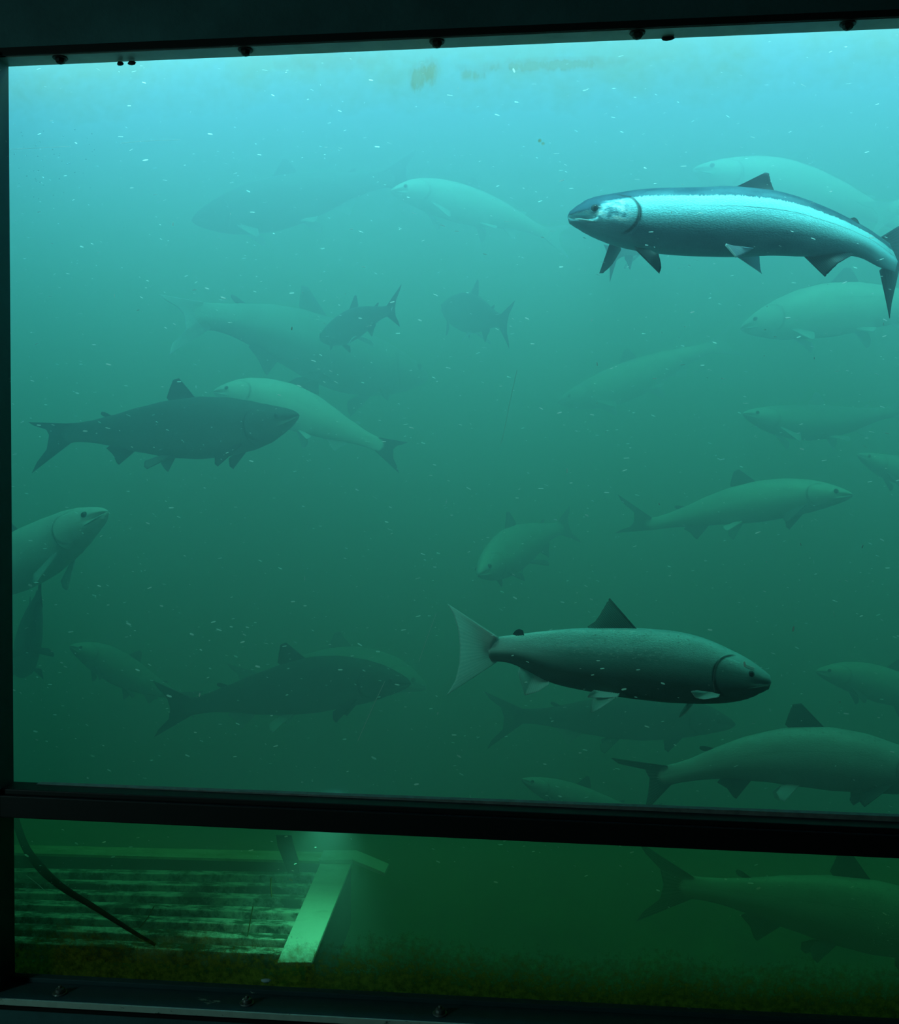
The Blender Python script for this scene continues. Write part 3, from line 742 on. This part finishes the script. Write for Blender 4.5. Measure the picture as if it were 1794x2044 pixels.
bm = mesh_patch(f2, -1, .062, .105, .40, .62, .0004, .0012, .02, 8); fish2 = [o for o in C.objects if o.name.startswith('salmon') and o.get('label', '').startswith('green silver')][0]
cp = obj('cheek_patch', bm, M_lip, fish2, True); cp['label'] = 'pale patch above the eye'
G = 'salmon in the tank'
FISH = [
 # label, spine, Ysnout, Ytail, fat, skin, fins, tail, far
 ('dark fish at mid left, facing right, nearest of the left group', [(594, 829), (520, 845), (430, 851), (330, 856), (230, 861), (155, 864), (98, 868)], 2.32, 2.38, 1.12, 'dark', {'pelvic': 'mid'}, (.185, .06, .175, .155, 1.09)),
 ('pale fish behind the nose of the dark mid-left fish, facing left', [(428, 782), (500, 788), (590, 815), (680, 856), (745, 884), (785, 897)], 2.60, 2.72, 1.22, 'pale', {'all': 'pale', 'tail': 'dark'}, (.16, .07, .16, .13, 1.09)),
 ('fish with a bright white tail swimming right above the dark mid-left fish', [(850, 752), (770, 732), (670, 706), (560, 668), (470, 643), (398, 630), (358, 630)], 3.6, 2.48, 1.0, 'mid', {'all': 'mid', 'tail': 'pale'}, (.14, .05, .18, .09, 1.07)),
 ('small dark fish turned away with an upright tail, upper middle', [(640, 676), (692, 652), (742, 632), (776, 620), (788, 615)], 2.93, 2.56, 1.0, 'dark', {'pelvic': 'pale'}, (.17, .13, .17, .13, 1.09)),
 ('dark fish turned away left of the open water in the middle', [(885, 612), (930, 622), (970, 634), (998, 641), (1012, 643)], 3.4, 2.85, 1.0, 'dark', {'pelvic': 'pale'}, (.17, .11, .17, .13, 1.09)),
 ('faint dark fish high up left of centre, facing left', [(385, 440), (480, 420), (590, 396), (690, 374), (770, 358), (810, 350)], 3.05, 3.1, 1.2, 'dark', {'pelvic': 'pale', 'anal': 'pale', 'pectoral': 'pale'}, (.17, .12, .17, .12, 1.09)),
 ('faint pale fish high in the middle, head beside the faint dark one', [(782, 382), (840, 385), (920, 405), (1010, 432), (1080, 462), (1115, 475)], 2.9, 3.2, 1.1, 'pale', {'all': 'pale'}, (.17, .12, .17, .12, 1.09)),
 ('pale fish close behind the back of the bright silver fish', [(1385, 340), (1450, 350), (1560, 366), (1680, 400), (1780, 440), (1830, 465)], 3.0, 3.1, 1.15, 'pale', {'all': 'mid'}, (.17, .12, .17, .12, 1.09)),
 ('pale fish entering from the right behind the tail of the bright fish', [(2150, 350), (2050, 360), (1950, 375), (1860, 395), (1790, 415), (1750, 428)], 3.0, 3.0, 1.2, 'pale', {'all': 'mid'}, (.17, .12, .17, .12, 1.09)),
 ('pale fish below the bright silver fish, body leaving at right', [(1480, 656), (1540, 640), (1620, 622), (1710, 612), (1810, 612), (1900, 625), (1950, 635)], 2.9, 2.8, 1.25, 'pale', {'all': 'pale'}, (.17, .12, .17, .12, 1.09)),
 ('very faint pale fish right of centre in open water', [(1115, 803), (1190, 782), (1270, 752), (1350, 718), (1420, 694), (1450, 684)], 3.5, 3.5, 1.1, 'pale', {'all': 'pale'}, (.17, .12, .17, .12, 1.09)),
 ('faint fish at mid right with a small pale nose, facing left', [(1484, 826), (1540, 836), (1610, 842), (1690, 838), (1770, 824), (1810, 818)], 2.85, 3.0, 1.0, 'mid', {'all': 'pale'}, (.17, .12, .17, .12, 1.09)),
 ('faint fish head at the right edge of mid height', [(1712, 908), (1770, 930), (1850, 950), (1940, 960), (2010, 965)], 2.85, 2.85, 1.0, 'mid', {'all': 'mid'}, (.17, .12, .17, .12, 1.09)),
 ('pale open mouthed fish facing right, below mid height on the right', [(1700, 988), (1620, 988), (1540, 996), (1450, 1012), (1370, 1032), (1300, 1046), (1262, 1040)], 2.55, 2.7, .95, 'mid', {'all': 'mid', 'pelvic': 'pale'}, (.20, .13, .16, .08, 1.08)),
 ('pale fish entering from the left edge, nose pointing up right', [(213, 1022), (150, 1056), (90, 1092), (20, 1126), (-60, 1158), (-160, 1190), (-210, 1200)], 2.2, 2.35, 1.1, 'pale', {'all': 'mid', 'pelvic': 'pale'}, (.17, .12, .17, .12, 1.09)),
 ('dim fish facing left and down in the middle of the tank', [(955, 1146), (985, 1122), (1030, 1092), (1080, 1068), (1115, 1056), (1135, 1050)], 2.6, 3.1, 1.1, 'mid', {'all': 'mid'}, (.17, .12, .17, .12, 1.09)),
 ('dark fish at lower left, facing right', [(817, 1364), (740, 1358), (650, 1362), (550, 1380), (460, 1396), (385, 1410), (340, 1414)], 2.42, 2.48, 1.05, 'dark', {'pelvic': 'pale', 'anal': 'pale'}, (.165, .13, .18, .12, 1.09)),
 ('pale blurred fish behind the tail of the dark lower-left fish', [(140, 1290), (200, 1312), (270, 1352), (340, 1385), (380, 1400)], 2.6, 2.8, 1.2, 'mid', {'all': 'mid'}, (.17, .12, .17, .12, 1.09)),
 ('pale fish just behind the head of the dark lower-left fish', [(850, 1372), (780, 1345), (690, 1335), (600, 1340), (520, 1355), (480, 1362)], 3.0, 3.1, 1.1, 'mid', {'all': 'mid'}, (.17, .12, .17, .12, 1.09)),
 ('dark fish under the green silver fish, facing right', [(1465, 1446), (1380, 1432), (1280, 1430), (1180, 1432), (1100, 1432), (1040, 1430), (1002, 1432)], 2.55, 2.6, .98, 'dark', {'anal': 'pale', 'pelvic': 'mid', 'tail': 'mid'}, (.165, .13, .18, .15, 1.08)),
 ('grey green fish at lower right above the crossbar, facing right', [(1905, 1560), (1820, 1540), (1740, 1524), (1660, 1513), (1560, 1510), (1460, 1520), (1380, 1538), (1312, 1552), (1280, 1556)], 2.03, 2.08, .98, 'mid', {'all': 'mid', 'pelvic': 'pale', 'pectoral': 'mid'}, (.19, .09, .10, .12, 1.06)),
 ('faint pale fish at the right edge, above the grey green one', [(1630, 1340), (1700, 1350), (1790, 1375), (1890, 1405), (1960, 1420)], 2.6, 2.6, 1.1, 'mid', {'all': 'mid'}, (.17, .12, .17, .12, 1.09)),
 ('dark fish behind the lower pane at right, facing right', [(2020, 1890), (1940, 1868), (1850, 1848), (1740, 1828), (1620, 1808), (1500, 1790), (1410, 1776), (1360, 1770), (1318, 1766)], 2.15, 2.18, 1.0, 'mid', {'all': 'mid', 'dorsal': 'dark', 'pelvic': 'mid'}, (.165, .13, .165, .12, 1.08)),
 ('dark fish seen from behind under the fish at the left edge', [(40, 1345), (52, 1300), (66, 1240), (78, 1190), (84, 1170)], 2.75, 2.3, 1.0, 'dark', {'pelvic': 'mid'}, (.10, .10, .10, .10, 1.05)),
 ('faint pale fish just above the crossbar in the middle', [(1042, 1556), (1100, 1576), (1170, 1598), (1250, 1618), (1300, 1630)], 2.4, 2.5, .9, 'mid', {'all': 'mid'}, (.17, .12, .17, .12, 1.09)),
 ('small dark fish under the head of the bright silver fish', [(1345, 430), (1300, 452), (1255, 482), (1228, 506), (1216, 520)], 2.8, 2.35, 1.0, 'dark', {'all': 'dark', 'pelvic': 'pale'}, (.14, .09, .14, .09, 1.09)),
]
for i, a in enumerate(FISH):
    lab, sp, ya, yb, fat, skin, fins, tail = a
    f = Fish(sp, ya, yb, fat, tilt=.28 if skin in ('pale', 'mid') else .05); f.gape = 1.1
    build_fish(lab, f, skin, fins, G, None, 10 + i, far=True, tail=tail)

# ------------------------------------------------------------------ the grating, post and rail on the tank floor
def unz(px, py, z):
    d = fwd * F + RIGHT * (px - W / 2) - UP * (py - H / 2); return CAM + d * ((z - CAM.z) / d.z)
def m_dirty(name, clean, dirt, lo_=.42, hi_=.62, scale=9, stretch=(1, 3, 1)):
    k = N(name); p = k.pos(); f = k.noise(k.mapping(p, stretch), scale, 7, .7); g = k.noise(p, 60, 5, .7)
    mk = k.ramp(k.math('ADD', f, k.math('MULTIPLY', k.math('SUBTRACT', g, .5), .35)), [(lo_, 0.0), (hi_, 1.0)])
    k.col(k.mix(mk, clean, dirt)); k.rough(.7); k.bump(g, .5, .002); return k.m
M_slat = m_dirty('slat_with_algae', (.9, .95, .9), (.04, .10, .06), .42, .56, 12)
M_post = m_dirty('white_painted_post', (.78, .84, .78), (.45, .55, .42), .5, .85, 8)
M_rail = m_dirty('rail_with_algae', (.85, .90, .62), (.35, .45, .18), .35, .7, 10)
M_side = m_plain('dark_post_side', (.10, .16, .13), .7, 0, .3, 20)
ZG = .62
gp = [unz(553, 1925, ZG), unz(622, 1925, ZG), unz(703, 1722, ZG), unz(641, 1722, ZG)]
gr = thing('floor_grating', 'metal floor grating of level slats behind the lower pane', 'grating', (gp[3] + gp[2]) / 2 - Vector((.5, .2, .1)))
def flat(bm, q, th):                               # plate from four top corners
    hexa(bm, [(v.x, v.y, v.z - th) for v in q] + [tuple(v) for v in q])
yl = [1736, 1757, 1776, 1798, 1821, 1846, 1872]; yr = [1745, 1768, 1791, 1818, 1844, 1871, 1899]
for i in range(7):
    xr_ = 641 + (553 - 641) * (yr[i] - 1722) / 203 + 14
    h = 4.0 + .5 * i
    q = [unz(-60, yl[i] + h - 1, ZG - .012), unz(xr_, yr[i] + h, ZG - .012), unz(xr_, yr[i] - h, ZG - .012), unz(-60, yl[i] - h - 1, ZG - .012)]
    bm = bmesh.new(); flat(bm, q, .03); bevel(bm, .003); obj('slat', bm, M_slat, gr)
q = [unz(-60, 1700, ZG + .004), unz(648, 1719, ZG + .004), unz(648, 1701, ZG + .004), unz(-60, 1684, ZG + .004)]
bm = bmesh.new(); flat(bm, q, .006); rl = obj('rail', bm, M_rail, gr)
q2 = [unz(-60, 1700, ZG - .003), unz(648, 1719, ZG - .003)]
bm = bmesh.new(); hexa(bm, [q2[0] - Vector((0, 0, .045)), q2[1] - Vector((0, 0, .045)), q2[1] + Vector((0, .006, -.045)), q2[0] + Vector((0, .006, -.045)),
                            q2[0], q2[1], q2[1] + Vector((0, .006, 0)), q2[0] + Vector((0, .006, 0))]); obj('rail_flange', bm, M_side, gr)
for (px_, py_) in ((92, 1692), (265, 1698), (442, 1703)):
    bm = bmesh.new(); lathe(bm, unz(px_, py_, ZG + .0045), (0, 0, 1), [(.012, 0), (.012, .002), (.008, .003), (.008, .009), (.003, .011)], 14); obj('bolt', bm, M_rail, rl)
ps = thing('grating_post', 'bright painted metal post with bolted end plate beside the floor grating', 'post', (gp[1] + gp[2]) / 2 - Vector((0, 0, .2)))
bm = bmesh.new(); flat(bm, [v + Vector((0, 0, .004)) for v in gp], .008); bevel(bm, .0015); obj('top_flange', bm, M_post, ps)
dn = Vector((0, 0, -.14))
bm = bmesh.new(); a_, b_ = gp[1] - Vector((.003, 0, .005)), gp[2] - Vector((.003, 0, .005)); ox = Vector((-.008, 0, 0))
hexa(bm, [a_ + dn, b_ + dn, b_ + dn + ox, a_ + dn + ox, a_, b_, b_ + ox, a_ + ox]); obj('side_web', bm, M_side, ps)
bm = bmesh.new(); e = [unz(637, 1716, ZG + .014), unz(702, 1716, ZG + .014), unz(712, 1697, ZG + .014), unz(646, 1697, ZG + .014)]; flat(bm, e, .009); bevel(bm, .001); pl = obj('end_plate', bm, M_post, ps)
bm = bmesh.new(); e2 = [unz(702, 1715, ZG + .013), unz(768, 1742, ZG + .0), unz(776, 1724, ZG + .0), unz(712, 1697, ZG + .013)]; flat(bm, e2, .009); bevel(bm, .001); obj('bracket_arm', bm, M_post, ps)
for (px_, py_) in ((652, 1706), (687, 1706)):
    bm = bmesh.new(); lathe(bm, unz(px_, py_, ZG + .0142), (0, 0, 1), [(.014, 0), (.014, .002), (.009, .003), (.009, .010), (.004, .013)], 16); obj('bolt', bm, M_post, pl)
# black hose, and a thin dark band across the rail
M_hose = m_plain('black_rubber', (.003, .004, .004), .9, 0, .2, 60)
pts = [unproj(20, 1600, 2.3), unproj(46, 1680, 2.1), unproj(75, 1725, 1.9), unproj(120, 1768, 1.75), unproj(190, 1812, 1.70), unproj(262, 1858, 1.69), unproj(310, 1886, 1.69)]
pp, _ = cat(pts, 30); bm = bmesh.new(); tube(bm, pp, [.0085 - .0055 * max(0, (i - 18) / 12) for i in range(31)], 12); tag(obj('hose', bm, M_hose, None, True), 'black hose running down across the left of the floor grating', 'hose')
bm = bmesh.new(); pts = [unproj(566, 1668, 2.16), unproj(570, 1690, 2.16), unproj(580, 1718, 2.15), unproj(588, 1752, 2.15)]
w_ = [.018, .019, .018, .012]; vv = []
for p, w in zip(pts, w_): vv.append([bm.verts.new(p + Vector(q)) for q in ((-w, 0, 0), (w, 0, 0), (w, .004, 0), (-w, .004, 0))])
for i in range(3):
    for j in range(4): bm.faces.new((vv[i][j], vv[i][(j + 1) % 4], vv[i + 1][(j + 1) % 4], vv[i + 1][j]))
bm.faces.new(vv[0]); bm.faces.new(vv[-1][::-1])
tag(obj('dark_band', bm, M_hose), 'dark band across the rail left of the bright post', 'dark_band')
M_weed = m_plain('brown_weed', (.20, .22, .05), .8, 0, .3, 60)
for j, (q, lab) in enumerate(([[(505, 1808), (500, 1835), (494, 1868)], 'thin weed strand standing on the slats left of the post'], [[(541, 1752), (540, 1768), (542, 1790)], 'short weed strand under the dark band'],
                     [[(308, 1808), (295, 1832), (278, 1852)], 'slanting weed strand near the end of the hose'])):
    bm = bmesh.new(); tube(bm, [unproj(x, y, 1.80) for x, y in q], .0011, 5); tag(obj('weed_strand', bm, M_weed), lab, 'weed', 'weed strands on the grating')
# added unseen spot that brightens the post, tucked behind the crossbar
sl = bpy.data.lights.new('post_fill_spot', 'SPOT'); sl.energy = 3.0; sl.color = (.14, 1, .8); sl.spot_size = math.radians(72); sl.spot_blend = .9; sl.shadow_soft_size = .03
so = bpy.data.objects.new('post_fill_spot', sl); C.objects.link(so); so.location = unproj(672, 1580, 1.80)
tgt = unz(610, 1860, ZG); so.rotation_euler = (tgt - so.location).to_track_quat('-Z', 'Y').to_euler()

# ------------------------------------------------------------------ what drifts in the water
rnd = random.Random(5)
def flake(bm, p, ax, ln, r, up):
    """a thin drifting flake: an elongated six sided plate lying across the water"""
    ax = ax.normalized(); b = up.cross(ax).normalized(); n = ax.cross(b).normalized()
    o = [(-.5, 0), (-.28, -.5), (.3, -.42), (.5, .05), (.25, .5), (-.3, .45)]
    vs = [[bm.verts.new(p + ax * (q[0] * ln) + b * (q[1] * r * 2) + n * (t * r * .12)) for q in o] for t in (1, -1)]
    bm.faces.new(vs[0]); bm.faces.new(vs[1][::-1])
    for k_ in range(6): bm.faces.new((vs[0][k_], vs[1][k_], vs[1][(k_ + 1) % 6], vs[0][(k_ + 1) % 6]))
bm = bmesh.new()
for i in range(3800):
    x = rnd.uniform(-1.15, 1.0); Y = 1.70 + .7 * rnd.random() ** 2.2; z = rnd.uniform(.75, 2.3) if rnd.random() < .8 else rnd.uniform(1.0, 2.2)
    x *= Y / 1.65
    ln = .0021 + .0060 * rnd.random() ** 3.5; ax = Vector((1, rnd.uniform(-.3, .3), rnd.uniform(-.6, .4)))
    if rnd.random() < .05: ax = Vector((rnd.uniform(-.4, .4), 0, 1))
    flake(bm, Vector((x, Y, z)), ax, ln * 1.4, ln * rnd.uniform(.18, .30), Vector((rnd.uniform(-.5, .5), rnd.uniform(-1.0, .1), .9)))

tag(obj('suspended_particles', bm, M_flake), 'fine white particles drifting through the water', 'particles', None, 'stuff')
bm = bmesh.new()
def blob(px_, py_, r): 
    p = unproj(px_, py_, YG + .0155); q = bmesh.ops.create_icosphere(bm, subdivisions=1, radius=r); bmesh.ops.transform(bm, matrix=Matrix.Translation(p) @ Matrix.Diagonal((1, .5, .7, 1)), verts=q['verts'])
for i in range(70): blob(rnd.gauss(90, 35) if i % 2 else rnd.uniform(32, 170), rnd.gauss(1765, 30), rnd.uniform(.0003, .0009))
for i in range(70): blob(rnd.gauss(1782, 26), rnd.gauss(1870, 30), rnd.uniform(.0003, .0009))
tag(obj('glass_specks', bm, M_flake), 'tiny pale specks stuck to the lower pane at both ends', 'specks', None, 'stuff')
bm = bmesh.new()
k = N('clear_droplets'); k.n.remove(k.b); tr = k.new('ShaderNodeBsdfTransparent'); tr.inputs[0].default_value = (.95, .97, .98, 1); gl = k.new('ShaderNodeBsdfGlossy'); gl.inputs[1].default_value = .1
mx = k.new('ShaderNodeMixShader'); mx.inputs[0].default_value = .12; k.l.new(tr.outputs[0], mx.inputs[1]); k.l.new(gl.outputs[0], mx.inputs[2]); k.l.new(mx.outputs[0], k.out.inputs['Surface'])
for i in range(60):
    blob(rnd.uniform(25, 190), rnd.uniform(255, 400), rnd.uniform(.0006, .0018))
tag(obj('droplets', bm, k.m, None, True), 'small clear droplets on the upper left of the glass', 'droplets', None, 'stuff')
bm = bmesh.new(); p = unproj(531, 1957, YG - .008); q = bmesh.ops.create_icosphere(bm, subdivisions=2, radius=.008)
for v in q['verts']: v.co *= 1 + .35 * noise.noise(v.co * 260)
bmesh.ops.transform(bm, matrix=Matrix.Translation(p) @ Matrix.Diagonal((1.2, .5, .42, 1)), verts=q['verts'])
tag(obj('paint_chip', bm, M_lip), 'small white paint chip lying at the foot of the lower pane', 'chip')
